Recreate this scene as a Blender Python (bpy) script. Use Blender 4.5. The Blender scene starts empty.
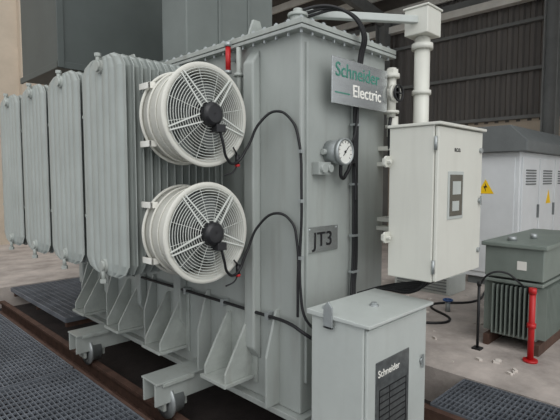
import bpy, bmesh, math, random
from mathutils import Vector, Matrix
random.seed(4)
scene = bpy.context.scene
COL = scene.collection
try:
    scene.view_settings.view_transform = 'Standard'
except Exception:
    pass

# ------------------------------------------------------------------ materials
def srgb(r, g, b):
    def c(v):
        v /= 255.0
        return v/12.92 if v <= 0.04045 else ((v+0.055)/1.055)**2.4
    return (c(r), c(g), c(b), 1)

def mat(name, col, rough=0.5, metal=0.0, var=0.12, scale=3.0, bump=0.0, bscale=60, stretch=(1, 1, 1), spec=0.4, dark=None, grime=0.0):
    m = bpy.data.materials.new(name)
    m.use_nodes = True
    nt = m.node_tree
    b = nt.nodes['Principled BSDF']
    b.inputs['Roughness'].default_value = rough
    b.inputs['Metallic'].default_value = metal
    b.inputs['Specular IOR Level'].default_value = spec
    tc = nt.nodes.new('ShaderNodeTexCoord')
    mp = nt.nodes.new('ShaderNodeMapping')
    mp.inputs['Scale'].default_value = stretch
    nt.links.new(tc.outputs['Object'], mp.inputs['Vector'])
    n = nt.nodes.new('ShaderNodeTexNoise')
    n.inputs['Scale'].default_value = scale
    n.inputs['Detail'].default_value = 8
    n.inputs['Roughness'].default_value = 0.65
    nt.links.new(mp.outputs['Vector'], n.inputs['Vector'])
    r = nt.nodes.new('ShaderNodeValToRGB')
    r.color_ramp.elements[0].position = 0.3
    r.color_ramp.elements[1].position = 0.7
    d = dark if dark else tuple(c*(1-var) for c in col[:3])+(1,)
    l = tuple(min(1, c*(1+var*0.6)) for c in col[:3])+(1,)
    r.color_ramp.elements[0].color = d
    r.color_ramp.elements[1].color = l
    nt.links.new(n.outputs['Fac'], r.inputs['Fac'])
    out = r.outputs['Color']
    if grime > 0:
        mp2 = nt.nodes.new('ShaderNodeMapping'); mp2.inputs['Scale'].default_value = (14, 14, 1.1)
        nt.links.new(tc.outputs['Object'], mp2.inputs['Vector'])
        n3 = nt.nodes.new('ShaderNodeTexNoise'); n3.inputs['Scale'].default_value = 1.0; n3.inputs['Detail'].default_value = 6
        nt.links.new(mp2.outputs['Vector'], n3.inputs['Vector'])
        rr = nt.nodes.new('ShaderNodeMapRange')
        rr.inputs['From Min'].default_value = .55; rr.inputs['From Max'].default_value = .78
        rr.inputs['To Min'].default_value = 0; rr.inputs['To Max'].default_value = grime
        nt.links.new(n3.outputs['Fac'], rr.inputs['Value'])
        mx = nt.nodes.new('ShaderNodeMix'); mx.data_type = 'RGBA'
        nt.links.new(rr.outputs['Result'], mx.inputs['Factor'])
        nt.links.new(out, mx.inputs[6])
        mx.inputs[7].default_value = srgb(108, 98, 84)
        out = mx.outputs[2]
    nt.links.new(out, b.inputs['Base Color'])
    if bump > 0:
        n2 = nt.nodes.new('ShaderNodeTexNoise')
        n2.inputs['Scale'].default_value = bscale
        n2.inputs['Detail'].default_value = 6
        nt.links.new(tc.outputs['Object'], n2.inputs['Vector'])
        bp = nt.nodes.new('ShaderNodeBump')
        bp.inputs['Strength'].default_value = bump
        bp.inputs['Distance'].default_value = 0.01
        nt.links.new(n2.outputs['Fac'], bp.inputs['Height'])
        nt.links.new(bp.outputs['Normal'], b.inputs['Normal'])
    return m

M_TANK = mat('paint_tank', srgb(160, 165, 161), 0.36, var=0.14, scale=2.2, stretch=(1, 1, .5), grime=.22)
M_RAD = mat('paint_radiator', srgb(156, 162, 158), 0.42, var=0.12, scale=3, grime=.15)
M_LID = mat('paint_lid', srgb(163, 168, 163), 0.42, var=0.2, scale=6, grime=.3)
M_FAN = mat('paint_fan_cream', srgb(204, 203, 194), 0.4, var=0.08)
M_WIRE = mat('fan_wire', srgb(205, 208, 202), 0.35, var=0.04)
M_BLADE = mat('fan_blade', srgb(110, 114, 112), 0.5)
M_WHITE = mat('cabinet_ivory', srgb(204, 204, 195), 0.4, var=0.06, scale=2, grime=.08)
M_CAB = mat('cabinet_grey', srgb(180, 185, 181), 0.42, var=0.08, scale=3, grime=.1)
M_BLACK = mat('black_rubber', srgb(28, 28, 30), 0.5)
M_MOTOR = mat('motor_black', srgb(36, 36, 38), 0.35)
M_SILVER = mat('brushed_silver', srgb(196, 200, 200), 0.22, metal=0.8, var=0.12, stretch=(1, 1, 10))
M_GALV = mat('galvanised', srgb(165, 170, 170), 0.4, metal=0.5, var=0.15, scale=12)
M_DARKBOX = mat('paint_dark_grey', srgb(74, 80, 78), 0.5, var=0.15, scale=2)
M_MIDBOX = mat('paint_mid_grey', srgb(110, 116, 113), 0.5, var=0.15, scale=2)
M_RED = mat('red_paint', srgb(180, 32, 34), 0.4)
M_RUST = mat('rusty_steel', srgb(84, 62, 52), 0.8, var=0.4, scale=9, bump=.3)
M_GRATE = mat('grating_steel', srgb(112, 117, 124), 0.55, metal=0.3, var=0.35, scale=3)
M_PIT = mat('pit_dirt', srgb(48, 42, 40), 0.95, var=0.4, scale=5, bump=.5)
M_CONC = mat('concrete_floor', srgb(178, 169, 162), 0.9, var=0.4, scale=2.2, bump=.5, bscale=24)
M_WALLC = mat('concrete_wall', srgb(184, 171, 154), 0.9, var=0.15, scale=1.2, bump=.3)
M_CORR = mat('corrugated_sheet', srgb(96, 92, 88), 0.6, var=0.25, scale=1.0, stretch=(1, 1, .3))
M_BEAM = mat('steel_beam_grey', srgb(112, 113, 111), 0.6, var=0.2)
M_BEAML = mat('purlin_light', srgb(205, 202, 194), 0.6, var=0.15)
M_ROOF = mat('roof_sheet', srgb(88, 84, 80), 0.7, var=0.2)
M_KIOSK = mat('kiosk_white', srgb(212, 215, 216), 0.45, var=0.06)
M_KROOF = mat('kiosk_roof_grey', srgb(108, 112, 112), 0.6, var=0.15)
M_GLASS = mat('window_dark', srgb(84, 84, 78), 0.08, var=0.2, spec=.8)
M_YELLOW = mat('warning_yellow', srgb(245, 200, 20), 0.5, var=0.03)
M_GREEN = mat('letter_green', srgb(66, 128, 112), 0.4, var=0.03)
M_DIAL = mat('dial_white', srgb(232, 232, 226), 0.3, var=0.02)
M_LABEL = mat('label_white', srgb(232, 230, 222), 0.5, var=0.05)
M_DARKP = mat('placard_dark', srgb(110, 114, 114), 0.3, metal=.5, var=0.4, scale=25)
M_BLUE = mat('blue_paint', srgb(50, 80, 130), 0.4)
M_STONE = mat('debris_white', srgb(205, 198, 190), 0.9, var=0.2)
M_GTRANS = mat('paint_green_grey', srgb(124, 133, 126), 0.5, var=0.15)

# ------------------------------------------------------------------ helpers
def root(name, parent=None):
    e = bpy.data.objects.new(name, None)
    e.empty_display_size = 0.2
    COL.objects.link(e)
    if parent: e.parent = parent
    return e

class G:
    """mesh accumulator"""
    def __init__(s):
        s.v = []; s.f = []; s.sm = []
    def box(s, x0, x1, y0, y1, z0, z1):
        o = len(s.v)
        s.v += [(x0,y0,z0),(x1,y0,z0),(x1,y1,z0),(x0,y1,z0),(x0,y0,z1),(x1,y0,z1),(x1,y1,z1),(x0,y1,z1)]
        for q in [(3,2,1,0),(4,5,6,7),(0,1,5,4),(1,2,6,5),(2,3,7,6),(3,0,4,7)]:
            s.f.append(tuple(o+i for i in q)); s.sm.append(False)
        return s
    def obox(s, p0, p1, w, h):
        p0 = Vector(p0); p1 = Vector(p1); d = (p1-p0).normalized()
        up = Vector((0,0,1)) if abs(d.z) < .95 else Vector((0,1,0))
        a = d.cross(up).normalized()*w/2; b = a.cross(d).normalized()*h/2
        o = len(s.v)
        for p in (p0, p1):
            for q in (-a-b, a-b, a+b, -a+b):
                s.v.append(tuple(p+q))
        for q in [(3,2,1,0),(4,5,6,7),(0,1,5,4),(1,2,6,5),(2,3,7,6),(3,0,4,7)]:
            s.f.append(tuple(o+i for i in q)); s.sm.append(False)
        return s
    def cyl(s, p0, p1, r, n=24, r2=None):
        p0 = Vector(p0); p1 = Vector(p1); d = (p1-p0).normalized()
        r2 = r if r2 is None else r2
        a = d.orthogonal().normalized(); b = d.cross(a)
        o = len(s.v)
        for p, rr in ((p0, r), (p1, r2)):
            for i in range(n):
                t = 2*math.pi*i/n
                s.v.append(tuple(p+a*math.cos(t)*rr+b*math.sin(t)*rr))
        for i in range(n):
            j = (i+1) % n
            s.f.append((o+i, o+j, o+n+j, o+n+i)); s.sm.append(n > 8)
        s.f.append(tuple(o+i for i in reversed(range(n)))); s.sm.append(False)
        s.f.append(tuple(o+n+i for i in range(n))); s.sm.append(False)
        return s
    def lathe(s, c, axis, prof, n=48, closed=True):
        c = Vector(c); d = Vector(axis).normalized()
        a = d.orthogonal().normalized(); b = d.cross(a)
        o = len(s.v); k = len(prof)
        for i in range(n):
            t = 2*math.pi*i/n
            for (u, r) in prof:
                s.v.append(tuple(c+d*u+(a*math.cos(t)+b*math.sin(t))*r))
        for i in range(n):
            j = (i+1) % n
            for m in range(k if closed else k-1):
                q = (m+1) % k
                s.f.append((o+i*k+m, o+j*k+m, o+j*k+q, o+i*k+q)); s.sm.append(True)
        return s
    def torus(s, c, axis, R, r, n=48, m=6):
        return s.lathe(c, axis, [(r*math.sin(2*math.pi*i/m), R+r*math.cos(2*math.pi*i/m)) for i in range(m)], n)
    def prism(s, pts, ext):
        o = len(s.v); n = len(pts); e = Vector(ext)
        for p in pts: s.v.append(tuple(p))
        for p in pts: s.v.append(tuple(Vector(p)+e))
        for i in range(n):
            j = (i+1) % n
            s.f.append((o+i, o+j, o+n+j, o+n+i)); s.sm.append(False)
        s.f.append(tuple(o+i for i in reversed(range(n)))); s.sm.append(False)
        s.f.append(tuple(o+n+i for i in range(n))); s.sm.append(False)
        return s
    def done(s, name, parent, m, bevel=0.0, seg=2):
        me = bpy.data.meshes.new(name)
        me.from_pydata(s.v, [], s.f)
        bm = bmesh.new(); bm.from_mesh(me)
        bmesh.ops.recalc_face_normals(bm, faces=bm.faces)
        bm.to_mesh(me); bm.free()
        for p, q in zip(me.polygons, s.sm): p.use_smooth = q
        me.materials.append(m)
        ob = bpy.data.objects.new(name, me)
        COL.objects.link(ob)
        if parent: ob.parent = parent
        if bevel > 0:
            bv = ob.modifiers.new('bevel', 'BEVEL')
            bv.width = bevel; bv.segments = seg; bv.limit_method = 'ANGLE'
        return ob

def cable(name, parent, pts, r, m, smooth=True):
    cu = bpy.data.curves.new(name, 'CURVE'); cu.dimensions = '3D'
    cu.bevel_depth = r; cu.bevel_resolution = 3; cu.resolution_u = 8; cu.use_fill_caps = True
    sp = cu.splines.new('BEZIER'); sp.bezier_points.add(len(pts)-1)
    for bp, p in zip(sp.bezier_points, pts):
        bp.co = p; bp.handle_left_type = bp.handle_right_type = 'AUTO'
    ob = bpy.data.objects.new(name, cu); COL.objects.link(ob)
    cu.materials.append(m)
    if parent: ob.parent = parent
    return ob

def text(name, parent, s, loc, size, m, face='-Y', ext=0.0015, align='LEFT', xs=1.0):
    cu = bpy.data.curves.new(name, 'FONT'); cu.body = s; cu.size = size; cu.extrude = ext
    cu.align_x = align; cu.offset = size*0.006
    ob = bpy.data.objects.new(name, cu); COL.objects.link(ob)
    ob.location = loc; ob.scale = (xs, 1, 1)
    ob.rotation_euler = (math.pi/2, 0, 0) if face == '-Y' else (math.pi/2, 0, -math.pi/2)
    cu.materials.append(m)
    if parent: ob.parent = parent
    return ob

# ------------------------------------------------------------------ main tank
TX0, TX1, TY0, TY1 = 2.10, 3.02, 1.92, 5.25
TZ0, TZ1 = 0.10, 2.50
tank = root('power_transformer')
G().box(TX0, TX1, TY0, TY1, TZ0, TZ1).done('tank_body', tank, M_TANK, 0.012)
G().box(TX0-.06, TX1+.05, TY0-.06, TY1+.06, 2.475, 2.497).done('tank_flange', tank, M_TANK, 0.003)
G().box(TX0-.06, TX1+.05, TY0-.06, TY1+.06, 2.503, 2.535).done('lid_plate', tank, M_LID, 0.003)
g = G()
y = TY0-.03
while y < TY1:
    g.cyl((TX0-.033, y, 2.455), (TX0-.033, y, 2.555), .009, 6)
    g.cyl((TX0-.033, y, 2.535), (TX0-.033, y, 2.547), .016, 6)
    y += .105
x = TX0+.06
while x < TX1+.03:
    g.cyl((x, TY0-.033, 2.455), (x, TY0-.033, 2.555), .009, 6)
    g.cyl((x, TY0-.033, 2.535), (x, TY0-.033, 2.547), .016, 6)
    x += .105
g.done('flange_bolts', tank, M_GALV)
g = G()
for y0 in (2.28, 3.17, 3.82, 4.47, 5.1):
    z0, z1 = .42, 2.38
    g.prism([(TX0, y0, z0-.06), (TX0-.07, y0, z0+.03), (TX0-.07, y0, z1-.03), (TX0, y0, z1+.06)], (0, .10, 0))
g.done('tank_stiffeners', tank, M_TANK, 0.012)
g = G().box(TX0-.05, TX1+.05, TY0-.05, TY1+.05, .06, .10)
for y0 in (2.95, 4.35):
    g.box(1.62, 3.42, y0-.09, y0-.07, -.02, .14)
    g.box(1.62, 3.42, y0+.07, y0+.09, -.02, .14)
    g.box(1.62, 3.42, y0-.11, y0+.11, .14, .155)
g.box(TX0+.1, TX0+.2, TY0, TY1, -.04, .06).box(TX1-.2, TX1-.1, TY0, TY1, -.04, .06)
g.done('base_frame', tank, M_TANK, 0.004)
def jack(yc, zt, zb, dep, w):
    g = G()
    for yy in (yc-w/2, yc+w/2-.018):
        g.prism([(TX0, yy, zt), (TX0-.05, yy, zt), (TX0-dep, yy, zb+.06), (TX0-dep, yy, zb), (TX0, yy, zb)], (0, .018, 0))
    g.box(TX0-dep-.02, TX0, yc-w/2-.02, yc+w/2+.02, zb-.025, zb)
    g.box(TX0-.012, TX0, yc-w/2-.05, yc+w/2+.05, zb-.05, zt+.04)
    g.done('jacking_pad', tank, M_LID, 0.003)
for yc in (2.48, 3.3, 4.0, 4.75): jack(yc, .64, .24, .25, .24)
g = G()
for yy in (2.1, 2.85, 3.65, 4.4, 5.0):
    g.prism([(TX0, yy, .75), (TX0-.03, yy, .75), (TX0-.12, yy, .45), (TX0-.12, yy, .12), (TX0, yy, .12)], (0, .02, 0))
g.done('lower_ribs', tank, M_TANK, 0.003)
for yc in (2.95, 4.35):
    for xc in (1.80, 3.24):
        zc = -.034
        G().lathe((xc, yc, zc), (1, 0, 0), [(-.06, .02), (-.06, .135), (-.04, .135), (-.036, .111), (.05, .109), (.055, .02)], 32).done('wheel', tank, M_GALV)
        g = G().cyl((xc-.12, yc, zc), (xc+.12, yc, zc), .03, 16)
        g.box(xc-.10, xc-.075, yc-.06, yc+.06, -.09, .14).box(xc+.075, xc+.10, yc-.06, yc+.06, -.09, .14)
        g.box(xc-.13, xc+.13, yc-.12, yc+.12, .12, .145)
        g.done('wheel_fork', tank, M_LID, 0.003)
g = G()
g.cyl((2.22, 2.06, 2.53), (2.22, 2.06, 2.62), .05, 20).cyl((2.22, 2.06, 2.62), (2.22, 2.06, 2.64), .065, 20)
g.cyl((2.22, 2.06, 2.64), (2.22, 2.06, 2.67), .03, 16)
g.cyl((2.6, 2.3, 2.53), (2.6, 2.3, 2.7), .09, 24).cyl((2.6, 2.3, 2.66), (2.6, 2.3, 2.69), .12, 24)
g.cyl((2.3, 2.75, 2.53), (2.3, 2.75, 2.62), .06, 20).cyl((2.3, 2.75, 2.6), (2.3, 2.75, 2.62), .08, 20)
g.prism([(2.08, 2.38, 2.53), (2.24, 2.38, 2.53), (2.19, 2.38, 2.66), (2.13, 2.38, 2.66)], (0, .02, 0))
g.prism([(2.8, 2.0, 2.53), (2.96, 2.0, 2.53), (2.92, 2.0, 2.66), (2.84, 2.0, 2.66)], (0, .02, 0))
g.done('lid_fittings', tank, M_LID, 0.003)
cable('side_conduit', tank, [(2.05, 4.6, .70), (2.05, 2.2, .70), (2.05, 1.95, .69), (2.06, 1.87, .66), (2.12, 1.80, .60)], .011, M_BLACK)
g = G()
for yy in (2.15, 2.62, 3.1): g.box(2.035, 2.10, yy, yy+.03, .675, .725)
g.done('conduit_clips', tank, M_GALV, .002)
g = G().cyl((2.05, 2.44, 2.1), (2.05, 2.44, 2.47), .018, 16).cyl((2.05, 2.44, 2.28), (2.05, 2.44, 2.30), .035, 16)
g.done('vent_pipe', tank, M_LID)
G().box(2.60, 2.645, 1.895, 1.92, .5, 2.4).done('cable_channel', tank, M_TANK, .003)
G().box(2.135, 2.15, 1.90, 1.92, .3, 2.42).done('corner_seam', tank, M_TANK, .003)

ri = root('level_indicator', tank)
G().cyl((2.03, 2.53, 2.33), (2.03, 2.53, 2.49), .018, 20).done('tube', ri, M_RED)
G().cyl((2.03, 2.53, 2.49), (2.03, 2.53, 2.52), .024, 20).cyl((2.03, 2.53, 2.31), (2.03, 2.53, 2.33), .024, 20).box(2.03, 2.10, 2.52, 2.54, 2.40, 2.42).done('caps', ri, M_GALV)

# ------------------------------------------------------------------ radiators
RX0, RX1 = 1.285, 1.98
RZ0, RZ1 = 0.985, 2.345
W = 0.60
def radiator(y0):
    r = root('radiator_bank', tank)
    g = G()
    n = 14
    ny = 60
    rows = [(RZ0, .55, .3), (RZ0+.03, .84, .8), (RZ0+.085, 1, 1), (RZ1-.085, 1, 1), (RZ1-.03, .84, .8), (RZ1, .55, .3)]
    for i in range(n):
        xc = RX0 + .006 + i*(RX1-RX0)/(n-1)
        o = len(g.v)
        for (z, ws, ts) in rows:
            for side in (1, -1):
                for j in range(ny+1):
                    u = j/ny
                    if side < 0: u = 1-u
                    t = .0028
                    if .06 < u < .94:
                        t = .003 + .0115*abs(math.sin((u-.06)/.88*math.pi*6))**.6
                    yy = y0 + W/2 + (u-.5)*W*ws
                    g.v.append((xc+side*t*ts, yy, z))
        L = 2*(ny+1)
        for k in range(len(rows)-1):
            for j in range(L):
                q = (j+1) % L
                g.f.append((o+k*L+j, o+k*L+q, o+(k+1)*L+q, o+(k+1)*L+j)); g.sm.append(False)
        g.f.append(tuple(o+j for j in range(L))); g.sm.append(False)
        g.f.append(tuple(o+(len(rows)-1)*L+j for j in range(L))); g.sm.append(False)
    g.done('fins', r, M_RAD)
    yc = y0+W/2
    g = G()
    for z in (RZ1-.06, RZ0+.06):
        g.cyl((RX0-.02, yc, z), (TX0, yc, z), .042, 20)
        g.cyl((RX0-.035, yc, z), (RX0-.01, yc, z), .032, 20)
        g.cyl((2.0, yc, z), (2.02, yc, z), .075, 24).cyl((2.04, yc, z), (2.06, yc, z), .075, 24)
    g.cyl((RX0-.02, yc, RZ0-.04), (RX0-.02, yc, RZ0+.05), .013, 12).cyl((RX0-.02, yc, RZ0-.05), (RX0-.02, yc, RZ0-.025), .022, 6)
    g.cyl((RX0-.02, yc, RZ1-.06), (RX0-.02, yc, RZ1+.02), .013, 12).cyl((RX0-.02, yc, RZ1), (RX0-.02, yc, RZ1+.02), .02, 6)
    g.prism([(RX0+.2, yc-.06, RZ1-.03), (RX0+.2, yc+.06, RZ1-.03), (RX0+.2, yc+.03, RZ1+.05), (RX0+.2, yc-.03, RZ1+.05)], (.012, 0, 0))
    g.done('headers', r, M_LID)
    g = G()
    for z in (RZ0+.35, RZ1-.35):
        g.box(RX0, RX1, y0+W-.004, y0+W+.008, z, z+.02)
    g.done('tie_straps', r, M_RAD)
for i in range(4):
    radiator(2.55+i*.65)

# ------------------------------------------------------------------ fans
def fan(xc, zc):
    r = root('cooling_fan')
    R = .268
    c = (xc, 0, zc)
    A = (0, 1, 0)
    prof = [(2.50, R), (2.30, R), (2.27, R+.006), (2.245, R+.028), (2.235, R+.034), (2.228, R+.03), (2.226, R+.012), (2.235, R-.006), (2.27, R-.014), (2.30, R-.016), (2.50, R-.008)]
    G().lathe(c, A, prof, 72).done('shroud', r, M_FAN)
    G().torus((xc, 2.42, zc), A, R+.004, .007, 72, 8).torus((xc, 2.34, zc), A, R+.003, .004, 72, 8).torus((xc, 2.495, zc), A, R+.008, .01, 72, 8).done('shroud_bands', r, M_FAN)
    g = G()
    nr = 13
    for k in range(nr):
        rr = .075 + k*(R-.075)/(nr-1)
        g.torus((xc, 2.222-.02*(1-(rr/R)**2), zc), A, rr, .0022, 64, 5)
    g.done('guard_rings', r, M_WIRE)
    g = G()
    for a in (52, 128, 200, 340):
        th = math.radians(a)
        d = Vector((math.cos(th), 0, math.sin(th))); p = Vector((-math.sin(th), 0, math.cos(th)))
        for s in (-1, 1):
            g.obox(Vector((xc, 2.197, zc))+d*.05+p*s*.024, Vector((xc, 2.216, zc))+d*(R+.012)+p*s*.010, .008, .008)
    for a in range(0, 360, 30):
        th = math.radians(a+12)
        d = Vector((math.cos(th), 0, math.sin(th)))
        g.cyl(Vector((xc, 2.205, zc))+d*.06, Vector((xc, 2.228, zc))+d*R, .002, 6)
    g.done('guard_spokes', r, M_WIRE)
    g = G()
    g.cyl((xc, 2.165, zc), (xc, 2.31, zc), .068, 32)
    g.lathe((xc, 0, zc), A, [(2.165, .068), (2.150, .05), (2.148, .001), (2.165, .001)], 32)
    for k in range(12):
        th = 2*math.pi*k/12
        g.obox((xc+.07*math.cos(th), 2.18, zc+.07*math.sin(th)), (xc+.07*math.cos(th), 2.30, zc+.07*math.sin(th)), .008, .008)
    g.box(xc+.01, xc+.075, 2.15, 2.22, zc-.10, zc-.055)
    g.done('motor', r, M_MOTOR, .002)
    g = G()
    nb = 6
    for k in range(nb):
        th0 = 2*math.pi*k/nb
        o = len(g.v)
        ns = 6
        for i in range(ns+1):
            rr = .07+(R-.03-.07)*i/ns
            ch = .16+.10*i/ns
            tw = math.radians(50-22*i/ns)
            for s in (-1, 0, 1):
                th = th0+.35*i/ns + s*.5*ch*math.cos(tw)/rr*(.9)
                yy = 2.37+s*.5*ch*math.sin(tw)*.6+(0.006 if s == 0 else 0)
                g.v.append((xc+rr*math.cos(th), yy, zc+rr*math.sin(th)))
        for i in range(ns):
            for s in range(2):
                a = o+i*3+s
                g.f.append((a, a+1, a+4, a+3)); g.sm.append(True)
    g.cyl((xc, 2.31, zc), (xc, 2.43, zc), .075, 24)
    g.done('blades', r, M_BLADE)
    g = G()
    for (a) in (142, 218, 38, -38):
        th = math.radians(a)
        px = xc+(R+.002)*math.cos(th); pz = zc+(R+.002)*math.sin(th)
        sx = 1 if math.cos(th) > 0 else -1
        g.box(min(px, px+sx*.045), max(px, px+sx*.045), 2.43, 2.44, pz-.018, pz+.018)
        g.box(min(px+sx*.035, px+sx*.045), max(px+sx*.035, px+sx*.045), 2.43, 2.545, pz-.018, pz+.018)
    g.done('mount_brackets', r, M_LABEL, .002)
    return r
f1 = fan(1.630, 1.965)
f2 = fan(1.630, 1.275)
cable('motor_cable', f1, [(1.68, 2.17, 1.87), (1.70, 2.17, 1.80), (1.74, 2.19, 1.72), (1.83, 2.22, 1.69), (1.92, 2.20, 1.80), (1.97, 2.15, 1.94), (2.03, 2.06, 2.01), (2.07, 1.97, 1.95), (2.085, 1.93, 1.85), (2.085, 1.90, 1.5), (2.085, 1.90, .86), (2.09, 1.87, .74), (2.13, 1.82, .66)], .0085, M_BLACK)
cable('motor_cable', f2, [(1.68, 2.17, 1.18), (1.70, 2.17, 1.11), (1.74, 2.19, 1.03), (1.83, 2.22, 1.00), (1.91, 2.21, 1.13), (1.97, 2.16, 1.30), (2.03, 2.06, 1.38), (2.07, 1.97, 1.33), (2.075, 1.93, 1.22), (2.075, 1.92, .90), (2.075, 1.92, .74)], .0085, M_BLACK)
for fz, f in ((1.965, f1), (1.275, f2)):
    G().cyl((1.86, 2.235, fz-.22), (1.86, 2.235, fz-.28), .014, 12).done('cable_gland', f, M_BLACK)
    G().cyl((1.86, 2.235, fz-.28), (1.86, 2.235, fz-.295), .016, 12).done('gland_nut', f, M_RED)
    cable('thin_lead', f, [(1.80, 2.2, fz-.18), (1.86, 2.235, fz-.24), (1.84, 2.24, fz-.32), (1.78, 2.26, fz-.35)], .005, M_BLACK)
g = G()
for z in (1.75, 1.45, 1.1): g.box(2.07, 2.10, 1.89, 1.915, z, z+.02)
g.done('cable_clips', tank, M_GALV)

# ------------------------------------------------------------------ maker sign, plate
sg = root('maker_sign')
sx, sz = -.045, -.022
G().box(2.31+sx, 2.93+sx, 1.815, 1.823, 2.085+sz, 2.37+sz).done('plate', sg, M_SILVER, .002)
g = G()
for xx in (2.40, 2.82):
    g.box(xx, xx+.02, 1.823, 1.92, 2.12, 2.14).box(xx, xx+.02, 1.823, 1.92, 2.31, 2.33)
g.done('stand_offs', sg, M_GALV)
text('word_top', sg, 'Schneider', (2.34+sx, 1.814, 2.255+sz), .122, M_GREEN)
text('word_bottom', sg, 'Electric', (2.52+sx, 1.814, 2.145+sz), .11, M_LABEL)
G().box(2.34+sx, 2.49+sx, 1.8125, 1.815, 2.15+sz, 2.158+sz).done('motif', sg, M_GREEN)
npz = root('rating_plate')
G().box(2.155, 2.45, 1.905, 1.912, 1.13, 1.29).cyl((2.17, 1.915, 1.275), (2.17, 1.90, 1.275), .006, 8).cyl((2.435, 1.92, 1.275), (2.435, 1.90, 1.275), .006, 8).box(2.2, 2.4, 1.912, 1.92, 1.17, 1.25).done('plate', npz, M_SILVER, .001)
text('code', npz, 'JT3', (2.20, 1.904, 1.165), .13, M_BLACK, xs=1.1)

# gauge
ga = root('temperature_gauge')
gc = (2.38, 0, 1.765)
G().cyl((gc[0], 1.80, gc[2]), (gc[0], 1.92, gc[2]), .078, 32).lathe(gc, (0, 1, 0), [(1.79, .086), (1.79, .074), (1.802, .074), (1.82, .086)], 40).done('case', ga, M_GALV)
G().cyl((gc[0], 1.797, gc[2]), (gc[0], 1.801, gc[2]), .074, 32).done('dial', ga, M_DIAL)
g = G().obox((2.36, 1.794, 1.74), (2.415, 1.794, 1.80), .004, .002).cyl((2.38, 1.792, 1.765), (2.38, 1.797, 1.765), .008, 10)
for k in range(11):
    th = math.radians(-40+26*k)
    d = Vector((math.cos(th), 0, math.sin(th))); p = Vector((gc[0], 1.795, gc[2]))
    g.obox(p+d*.056, p+d*.068, .003, .002)
g.done('needle', ga, M_BLACK)
g = G().box(2.20, 2.32, 1.86, 1.92, 1.62, 1.70).cyl((2.24, 1.84, 1.66), (2.24, 1.92, 1.66), .03, 16).cyl((2.30, 1.84, 1.66), (2.30, 1.92, 1.66), .025, 16)
g.cyl((2.28, 1.90, 1.765), (2.31, 1.90, 1.765), .02, 10)
g.done('sensor_block', ga, M_TANK, .003)

# ------------------------------------------------------------------ black cable loom
lm = root('cable_loom', tank)
for i, dx in enumerate((0, .018, -.018)):
    cable('cable_%d' % i, lm, [(2.20+dx, 2.20+dx, 2.58), (2.28+dx, 2.04, 2.655-dx), (2.45+dx, 1.86, 2.665), (2.57+dx, 1.80, 2.54), (2.60+dx, 1.84, 2.40), (2.60+dx, 1.87, 2.2), (2.60+dx, 1.875, 1.9), (2.59+dx, 1.87, 1.7), (2.60+dx, 1.875, 1.4), (2.60+dx*1.2, 1.875, 1.0), (2.58+dx, 1.87, .85), (2.5+dx, 1.8, .6)], .0095, M_BLACK)
cable('gauge_lead', lm, [(2.39, 1.84, 1.69), (2.42, 1.85, 1.60), (2.49, 1.86, 1.64), (2.55, 1.86, 1.70), (2.58, 1.86, 1.60), (2.585, 1.86, 1.45)], .012, M_BLACK)
cable('gauge_lead_b', lm, [(2.45, 1.84, 1.80), (2.54, 1.85, 1.86), (2.57, 1.85, 1.95), (2.585, 1.85, 2.05)], .008, M_BLACK)
g = G()
for z in (1.95, 1.55, 1.2, .95): g.box(2.565, 2.64, 1.86, 1.90, z, z+.015)
g.done('loom_clips', lm, M_GALV)

# ------------------------------------------------------------------ ivory control cabinet
cc = root('control_cabinet')
X0, X1, Y0, Y1, Z0, Z1 = 2.53, 3.17, 1.25, 1.57, .985, 1.905
G().box(X0, X1, Y0+.025, Y1, Z0, Z1).done('body', cc, M_WHITE, .006)
G().box(X0+.006, X1-.006, Y0, Y0+.022, Z0+.006, Z1-.006).done('door', cc, M_WHITE, .006)
G().box(X0-.012, X1+.012, Y0-.02, Y1+.01, Z1, Z1+.018).done('rain_lip', cc, M_WHITE, .004)
wx0, wx1, wz0, wz1 = 2.66, 2.87, 1.35, 1.64
G().box(wx0, wx1, Y0-.006, Y0+.001, wz0, wz1).done('window_frame', cc, M_CAB, .003)
G().box(wx0+.02, wx1-.02, Y0-.009, Y0-.005, wz0+.02, wz1-.02).done('window_pane', cc, M_GLASS)
G().box(wx0+.05, wx1-.05, Y0-.0115, Y0-.0085, wz0+.15, wz1-.06).box(wx0+.05, wx1-.07, Y0-.0115, Y0-.0085, wz0+.05, wz0+.11).done('meters', cc, M_CAB)
g = G()
for z in (1.12, 1.45, 1.78): g.cyl((X1-.045, Y0-.014, z), (X1-.045, Y0+.002, z), .017, 16)
g.box(X1-.052, X1-.038, Y0-.02, Y0-.01, 1.42, 1.48)
g.done('locks', cc, M_GALV, .001)
g = G()
for z in (1.08, 1.80): g.cyl((X0-.006, Y0+.012, z-.04), (X0-.006, Y0+.012, z+.04), .009, 12)
g.done('hinges', cc, M_GALV)
text('label', cc, 'R.C.O.', (2.74, Y0-.002, 1.76), .03, M_BLACK)
g = G()
for z in (1.23, 1.70):
    g.prism([(X0-.045, Y1-.01, z-.035), (X0+.03, Y1-.01, z-.035), (X0+.03, Y1-.01, z+.035), (X0-.045, Y1-.01, z+.035), (X0-.06, Y1-.01, z+.02), (X0-.06, Y1-.01, z-.02)], (0, .014, 0))
    g.cyl((X0-.03, Y1-.035, z), (X0-.03, Y1, z), .014, 6)
    g.cyl((X0-.03, Y1, z), (X0-.03, Y1+.02, z), .02, 12)
    g.box(X0-.05, X1+.03, Y1+.004, Y1+.02, z-.02, z+.02)
    for xx in (2.93, 2.98):
        g.box(xx, xx+.03, Y1, 1.92, z-.015, z+.015)
g.done('wall_brackets', cc, M_WHITE, .002)
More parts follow.
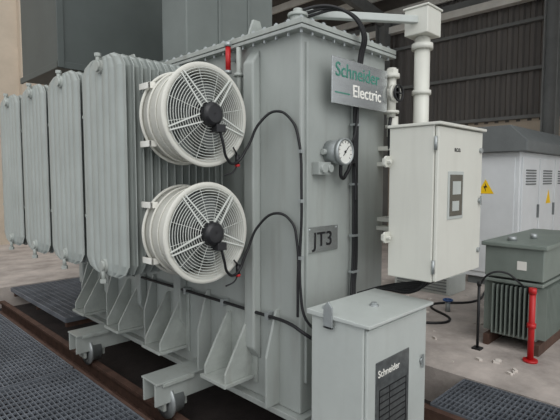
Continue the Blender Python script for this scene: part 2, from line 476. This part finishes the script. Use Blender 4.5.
for i in range(5):
    cable('under_cable_%d' % i, cc, [(2.75+.05*i, 1.42, 1.0), (2.75+.05*i, 1.43, .93), (2.74+.045*i, 1.50, .86+.01*i), (2.70+.03*i, 1.75, .84), (2.62, 1.86, .80)], .012, M_BLACK)

# ------------------------------------------------------------------ lower cabinet
lc = root('terminal_cabinet')
X0, X1, Y0, Y1, Z0, Z1 = 1.965, 2.61, 1.335, 1.71, -.30, .83
G().box(X0, X1, Y0+.02, Y1, Z0, Z1).done('body', lc, M_CAB, .006)
G().box(X0+.01, X1-.01, Y0, Y0+.018, .02, Z1-.02).done('door', lc, M_CAB, .005)
G().prism([(X0-.02, Y0-.03, Z1), (X0-.02, Y1+.02, Z1), (X0-.02, Y1+.02, Z1+.03), (X0-.02, Y0-.03, Z1+.018)], (X1-X0+.04, 0, 0)).done('canopy', lc, M_CAB, .004)
G().box(2.05, 2.39, Y0-.006, Y0, .16, .62).done('placard', lc, M_DARKP, .002)
text('placard_word', lc, 'Schneider', (2.065, Y0-.007, .535), .055, M_LABEL)
g = G()
for k in range(8): g.box(2.08, 2.36, Y0-.008, Y0-.006, .20+.037*k, .206+.037*k)
g.box(2.08, 2.086, Y0-.008, Y0-.006, .20, .46).box(2.18, 2.186, Y0-.008, Y0-.006, .20, .46).box(2.354, 2.36, Y0-.008, Y0-.006, .20, .46)
g.done('placard_lines', lc, M_BLACK)
g = G().cyl((2.28, 1.5, Z1+.02), (2.28, 1.5, Z1+.045), .018, 6).cyl((2.28, 1.5, Z1+.02), (2.28, 1.5, Z1+.031), .028, 16)
g.cyl((2.54, Y0-.012, .5), (2.54, Y0, .5), .018, 16).box(2.533, 2.547, Y0-.02, Y0-.01, .46, .54)
g.cyl((2.02, 1.66, Z1+.02), (2.02, 1.66, Z1+.042), .015, 6)
g.done('fasteners', lc, M_GALV)
g = G().prism([(X0-.03, 1.54, .78), (X0-.03, 1.60, .78), (X0-.03, 1.60, .90), (X0-.03, 1.57, .93), (X0-.03, 1.54, .90)], (.012, 0, 0))
g.box(X0-.03, X0, 1.54, 1.60, .78, .792)
g.done('lifting_eye', lc, M_GALV, .002)

# ------------------------------------------------------------------ pole & conduit at the right
cp = root('conduit_post')
px, py = 3.14, 1.69
G().cyl((px, py, .95), (px, py, 2.60), .055, 28).cyl((px, py, 2.52), (px, py, 2.56), .075, 28).cyl((px, py, 2.2), (px, py, 2.23), .068, 28).box(px-.2, px+.08, py-.03, 1.92, 1.28, 1.31).box(px-.2, px+.08, py-.03, 1.92, 1.80, 1.83).done('post', cp, M_WHITE)
G().box(px-.10, px+.10, py-.09, py+.09, 2.61, 2.79).box(px-.11, px+.11, py-.10, py+.10, 2.79, 2.805).cyl((px, py, 2.55), (px, py, 2.62), .04, 20).done('junction_box', cp, M_WHITE, .006)
G().obox((2.30, 2.06, 2.66), (px-.09, py, 2.71), .05, .05).obox((2.30, 2.06, 2.535), (2.30, 2.06, 2.68), .03, .03).done('cable_tray', cp, M_CAB, .006)
vs = root('oil_valve', tank)
g = G()
vx, vy = 2.95, 1.82
g.cyl((vx, 1.92, 2.20), (vx, 1.78, 2.20), .045, 20).cyl((vx, 1.92, 2.20), (vx, 1.90, 2.20), .065, 24).cyl((vx, 1.80, 2.20), (vx, 1.78, 2.20), .065, 24)
g.cyl((vx, vy, 2.03), (vx, vy, 2.38), .032, 20).cyl((vx, vy, 2.31), (vx, vy, 2.34), .055, 20).cyl((vx, vy, 2.06), (vx, vy, 2.08), .055, 20)
g.cyl((vx+.02, vy, 1.90), (vx+.02, vy, 2.04), .04, 20).cyl((vx+.02, vy, 1.96), (vx+.02, vy, 1.98), .055, 20)
g.cyl((vx, vy, 2.34), (vx, vy, 2.37), .045, 6)
g.done('body', vs, M_FAN)
G().torus((vx, 1.76, 2.20), (0, 1, 0), .055, .008, 32, 8).obox((vx-.055, 1.76, 2.20), (vx+.055, 1.76, 2.20), .01, .01).obox((vx, 1.76, 2.145), (vx, 1.76, 2.255), .01, .01).cyl((vx, 1.76, 2.2), (vx, 1.79, 2.2), .01, 8).done('handwheel', vs, M_BLACK)
cable('drain_hose', vs, [(vx, vy, 2.05), (vx-.05, 1.80, 1.98), (vx-.02, 1.82, 1.90), (vx+.02, 1.84, 1.7)], .012, M_BLACK)

# ------------------------------------------------------------------ boxes on top of the tank
bx = root('cable_termination_box', tank)
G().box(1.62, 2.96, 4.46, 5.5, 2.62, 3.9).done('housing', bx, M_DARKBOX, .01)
g = G().box(1.60, 2.98, 4.44, 4.46, 2.60, 2.66).box(1.60, 1.62, 4.44, 5.52, 2.60, 2.66)
g.box(1.60, 1.66, 4.43, 4.46, 2.6, 3.9)
g.box(2.2, 2.9, 4.9, 5.2, 2.53, 2.62)
g.done('housing_trim', bx, M_DARKBOX, .004)
b2 = root('bushing_turret_box', tank)
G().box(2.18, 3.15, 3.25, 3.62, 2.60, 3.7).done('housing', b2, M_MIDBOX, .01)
g = G().box(2.16, 3.17, 3.23, 3.64, 2.535, 2.61)
for xx in (2.5, 2.83): g.box(xx, xx+.03, 3.235, 3.25, 2.61, 3.7)
g.done('housing_flange', b2, M_MIDBOX, .004)

# ------------------------------------------------------------------ rails, pit, floors
def rail(xc):
    r = root('steel_rail')
    g = G().box(xc-.06, xc+.06, -1.5, 7.4, -.30, -.285).box(xc-.01, xc+.01, -1.5, 7.4, -.285, -.18).box(xc-.033, xc+.033, -1.5, 7.4, -.18, -.145)
    g.done('rail_profile', r, M_RUST, .003)
rail(1.80); rail(3.24)

fl = root('floor')
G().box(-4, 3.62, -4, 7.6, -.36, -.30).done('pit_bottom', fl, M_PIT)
G().box(3.62, 14, -4, 14, -.36, 0).done('slab_right', fl, M_CONC)
G().box(-4, 3.62, 7.6, 14, -.36, 0).done('slab_back', fl, M_CONC)

def grating(x0, x1, y0, y1, main='Y', pitch=.033):
    r = root('steel_grating')
    g = G()
    if main == 'Y':
        x = x0
        while x <= x1:
            g.box(x, x+.007, y0, y1, -.035, 0); x += pitch
        y = y0
        while y <= y1:
            g.box(x0, x1, y, y+.009, -.018, -.001); y += .075
    else:
        y = y0
        while y <= y1:
            g.box(x0, x1, y, y+.007, -.035, 0); y += pitch
        x = x0
        while x <= x1:
            g.box(x, x+.009, y0, y1, -.018, -.001); x += .075
    g.box(x0-.01, x0, y0, y1, -.05, .002).box(x1, x1+.01, y0, y1, -.05, .002)
    g.box(x0, x1, y0-.01, y0, -.05, .002).box(x0, x1, y1, y1+.01, -.05, .002)
    g.done('bars', r, M_GRATE)
    g = G()
    for yy in (y0+.05, (y0+y1)/2, y1-.1): g.box(x0+.02, x1-.02, yy, yy+.05, -.12, -.05)
    g.done('bearers', r, M_RUST)
grating(-1.0, 0.24, 0.6, 3.9)
grating(0.27, 1.46, 0.6, 3.9)
grating(-1.0, 1.46, 3.95, 7.5)
grating(1.95, 3.1, 5.4, 7.5, 'X')
grating(3.02, 3.58, -1.0, 1.5, 'X')
kb = root('pit_edge_beam')
G().box(1.475, 1.50, -1.0, 7.5, -.30, .0).box(1.475, 1.56, -1.0, 7.5, -.30, -.285).done('angle', kb, M_RUST)
kb = root('pit_edge_beam')
G().box(2.95, 3.005, -1.0, 1.6, -.13, -.01).box(2.97, 2.99, -1.0, 1.6, -.30, -.13).done('angle', kb, M_RUST)

db = root('rubble_debris')
g = G()
for i in range(190):
    x = random.uniform(3.75, 7.6); y = random.uniform(.6, 4.5); s = random.uniform(.006, .026)
    if 4.25 < x < 6.8 and 1.1 < y < 1.95: continue
    if x > 6.8 and y < 3.1: continue
    if 5.9 < x < 6.6 and 2.6 < y < 3.7: continue
    a = random.uniform(0, 3.1)
    g.obox((x, y, s*.4), (x+s*2*math.cos(a), y+s*2*math.sin(a), s*.5), s*random.uniform(.7, 1.6), s*.8)
g.done('pieces', db, M_STONE)

# ------------------------------------------------------------------ walls and roof
wl = root('wall_back')
G().box(-6, 13, 12.5, 12.7, 0, 9).done('concrete', wl, M_WALLC)
g = G()
for k in range(8): g.box(-6+2.4*k, -6+2.4*k+.4, 12.3, 12.5, 0, 9)
g.done('pilasters', wl, M_WALLC)
wr = root('wall_right')
G().box(12.0, 12.2, -6, 12.5, 0, 3.0).done('masonry', wr, M_WALLC)
g = G()
y = -6.0
prof = []
while y < 12.4:
    prof += [(12.04, y), (12.04, y+.09), (11.99, y+.13), (11.99, y+.21), (12.04, y+.25)]
    y += .25
for (x, yy) in prof:
    g.v.append((x, yy, 2.95)); g.v.append((x, yy, 6.3))
for i in range(len(prof)-1):
    g.f.append((2*i, 2*i+2, 2*i+3, 2*i+1)); g.sm.append(False)
g.done('sheeting', wr, M_CORR)
g = G()
for z in (3.0, 4.1, 5.2): g.box(11.85, 11.99, -6, 12.4, z, z+.08)
g.box(11.8, 11.99, -6, 12.4, 5.85, 6.05)
g.done('girts', wr, M_BEAM)
def column(x, y):
    r = root('steel_column')
    g = G().box(x-.15, x+.15, y-.15, y-.13, 0, 6.1).box(x-.15, x+.15, y+.13, y+.15, 0, 6.1).box(x-.01, x+.01, y-.13, y+.13, 0, 6.1)
    g.box(x-.2, x+.2, y-.2, y+.2, 0, .02)
    g.done('section', r, M_BEAM)
column(11.5, 3.1); column(11.5, 7.4); column(11.5, 11.3); column(11.5, -1.2)

rf = root('ceiling')
G().prism([(4.6, -6, 7.35), (12.3, -6, 6.3), (12.3, -6, 6.36), (4.6, -6, 7.41)], (0, 18.6, 0)).done('roof_sheeting', rf, M_ROOF)
g = G()
for k in range(8):
    xx = 4.8+k*1.0
    zz = 7.35-(xx-4.6)*(1.05/7.7)
    g.box(xx, xx+.07, -6, 12.4, zz-.2, zz-.01)
g.done('purlins', rf, M_BEAML)
g = G()
g.box(11.55, 11.75, -6, 12.4, 5.62, 5.80)
g.done('eaves_beam', rf, M_BEAML)
g = G()
for yy in (-1.2, 3.1, 7.4, 11.3):
    g.prism([(4.6, yy-.08, 7.15), (11.9, yy-.08, 6.12), (11.9, yy-.08, 5.8), (4.6, yy-.08, 6.83)], (0, .16, 0))
g.done('rafters', rf, M_BEAM)

# ------------------------------------------------------------------ kiosk
ks = root('switchgear_kiosk')
KX, KY = 7.0, 2.24
G().box(KX, 10.5, KY, 3.0, .12, 1.97).done('body', ks, M_KIOSK, .01)
G().box(KX+.05, 10.45, KY+.05, 2.95, 0, .12).done('plinth', ks, M_KROOF)
G().prism([(KX-.12, KY-.12, 1.97), (KX-.12, 3.12, 1.97), (KX-.12, 3.12, 2.12), (KX-.12, 2.95, 2.34), (KX-.12, KY+.1, 2.34), (KX-.12, KY-.12, 2.12)], (3.7, 0, 0)).done('roof', ks, M_KROOF, .01)
g = G()
for k in range(4): g.box(KX+.06+.8*k, KX+.80+.8*k, KY-.02, KY, .2, 1.9)
g.box(KX-.015, KX, KY+.06, 2.94, .2, 1.9)
g.done('doors', ks, M_KIOSK, .004)
g = G()
for k in range(4):
    for j in range(6): g.box(KX+.2+.8*k, KX+.64+.8*k, KY-.03, KY-.02, 1.5+.04*j, 1.52+.04*j)
    g.box(KX+.74+.8*k, KX+.76+.8*k, KY-.05, KY-.02, 1.0, 1.2)
g.done('louvres', ks, M_KROOF)
tri = [(-.12, -.1), (.12, -.1), (0, .11)]
G().prism([(KX-.016, 2.70-a*1.0, 1.47+b) for a, b in tri], (-.003, 0, 0)).done('warning_triangle', ks, M_YELLOW)
G().prism([(KX-.02, 2.71, 1.53), (KX-.02, 2.67, 1.46), (KX-.02, 2.70, 1.46), (KX-.02, 2.69, 1.40), (KX-.02, 2.73, 1.48), (KX-.02, 2.70, 1.48)], (-.002, 0, 0)).done('bolt_symbol', ks, M_BLACK)
G().prism([(8.3+a, KY-.021, 1.30+b) for a, b in tri], (0, -.003, 0)).done('warning_triangle_b', ks, M_YELLOW)

# ------------------------------------------------------------------ small transformer
st = root('distribution_transformer')
SX0, SX1, SY0, SY1 = 4.50, 6.1, 1.20, 1.75
G().box(SX0+.08, SX1-.08, SY0+.08, SY1-.08, .10, .62).box(SX0+.02, SX1-.02, SY0+.02, SY1-.02, .62, .65).done('tank', st, M_GTRANS, .005)
g = G()
x = SX0+.08
while x < SX1-.08:
    g.box(x, x+.010, SY0, SY1, .13, .60); x += .04
y = SY0+.08
while y < SY1-.08:
    g.box(SX0, SX1, y, y+.010, .13, .60); y += .04
g.done('cooling_fins', st, M_GTRANS)
G().box(SX0+.02, SX1-.1, SY0+.02, SY1-.02, .67, .96).box(SX0-.01, SX1-.07, SY0-.01, SY1+.01, .96, 1.0).done('terminal_cover', st, M_GTRANS, .008)
G().box(SX0+.3, SX0+.6, SY0+.15, SY1-.15, .64, .68).box(SX0, SX1, SY0+.03, SY0+.08, 0, .1).box(SX0, SX1, SY1-.08, SY1-.03, 0, .1).done('skids', st, M_RUST)
G().cyl((SX0+.2, SY0+.35, 1.0), (SX0+.2, SY0+.35, 1.04), .04, 16).cyl((SX0+.5, SY0+.25, 1.0), (SX0+.5, SY0+.25, 1.05), .03, 16).done('caps', st, M_GALV)
G().box(SX0+.015, SX0+.02, 1.36, 1.44, .76, .84).done('tag', st, M_LABEL)

rp = root('red_hydrant_post')
G().cyl((4.34, 1.25, 0), (4.34, 1.25, .64), .026, 20).cyl((4.34, 1.25, 0), (4.34, 1.25, .02), .06, 20).cyl((4.34, 1.25, .30), (4.34, 1.25, .34), .036, 20).cyl((4.34, 1.25, .60), (4.34, 1.25, .65), .032, 20).done('pipe', rp, M_RED)
bp_ = root('earthing_post')
G().cyl((4.32, 1.70, 0), (4.32, 1.70, .62), .013, 12).box(4.28, 4.36, 1.66, 1.74, 0, .015).cyl((4.32, 1.70, .60), (4.32, 1.70, .64), .02, 12).done('rod', bp_, M_BLACK)
cable('hose', bp_, [(4.32, 1.70, .6), (4.34, 1.62, .72), (4.40, 1.50, .74), (4.45, 1.40, .66), (4.5, 1.38, .62)], .009, M_BLACK)

vg = root('louvred_vent_unit')
G().box(6.0, 6.5, 2.75, 3.6, 0, .26).done('case', vg, M_CAB, .01)
g = G()
for k in range(5): g.box(5.985, 6.0, 2.80, 3.55, .04+.042*k, .055+.042*k)
g.done('slats', vg, M_KROOF)
bv = root('valve_stub')
G().cyl((5.3, 2.45, 0), (5.3, 2.45, .12), .03, 16).done('stub', bv, M_GALV)
G().torus((5.3, 2.45, .14), (0, 0, 1), .05, .012, 24, 8).cyl((5.3, 2.45, .11), (5.3, 2.45, .15), .012, 10).obox((5.25, 2.45, .14), (5.35, 2.45, .14), .012, .012).done('handwheel', bv, M_BLUE)
hs = root('floor_hose')
cable('hose', hs, [(4.1, 2.3, .014), (4.5, 2.5, .014), (4.9, 2.25, .014), (5.4, 2.7, .014), (5.9, 2.4, .014), (6.6, 2.5, .014)], .014, M_BLACK)

# ------------------------------------------------------------------ light
w = bpy.data.worlds.new('overcast_sky'); scene.world = w; w.use_nodes = True
bg = w.node_tree.nodes['Background']
bg.inputs[0].default_value = (0.94, 0.97, 1.0, 1); bg.inputs[1].default_value = 1.02
sl = bpy.data.lights.new('soft_daylight', 'SUN'); sl.energy = 1.35; sl.angle = math.radians(50); sl.color = (1, .985, .97)
so = bpy.data.objects.new('soft_daylight', sl); COL.objects.link(so)
so.rotation_euler = Vector((0.40, 0.80, -0.75)).to_track_quat('-Z', 'Y').to_euler()
so.location = (-3, -3, 6)

# ------------------------------------------------------------------ camera
cam = bpy.data.cameras.new('camera'); cam.lens = 36*464/560; cam.sensor_width = 36; cam.clip_start = .02
co = bpy.data.objects.new('camera', cam); COL.objects.link(co)
co.location = (0, 0, 1.6)
p = math.radians(3.95)
d = Vector((math.cos(p)/math.sqrt(2), math.cos(p)/math.sqrt(2), -math.sin(p)))
co.rotation_euler = d.to_track_quat('-Z', 'Y').to_euler()
scene.camera = co
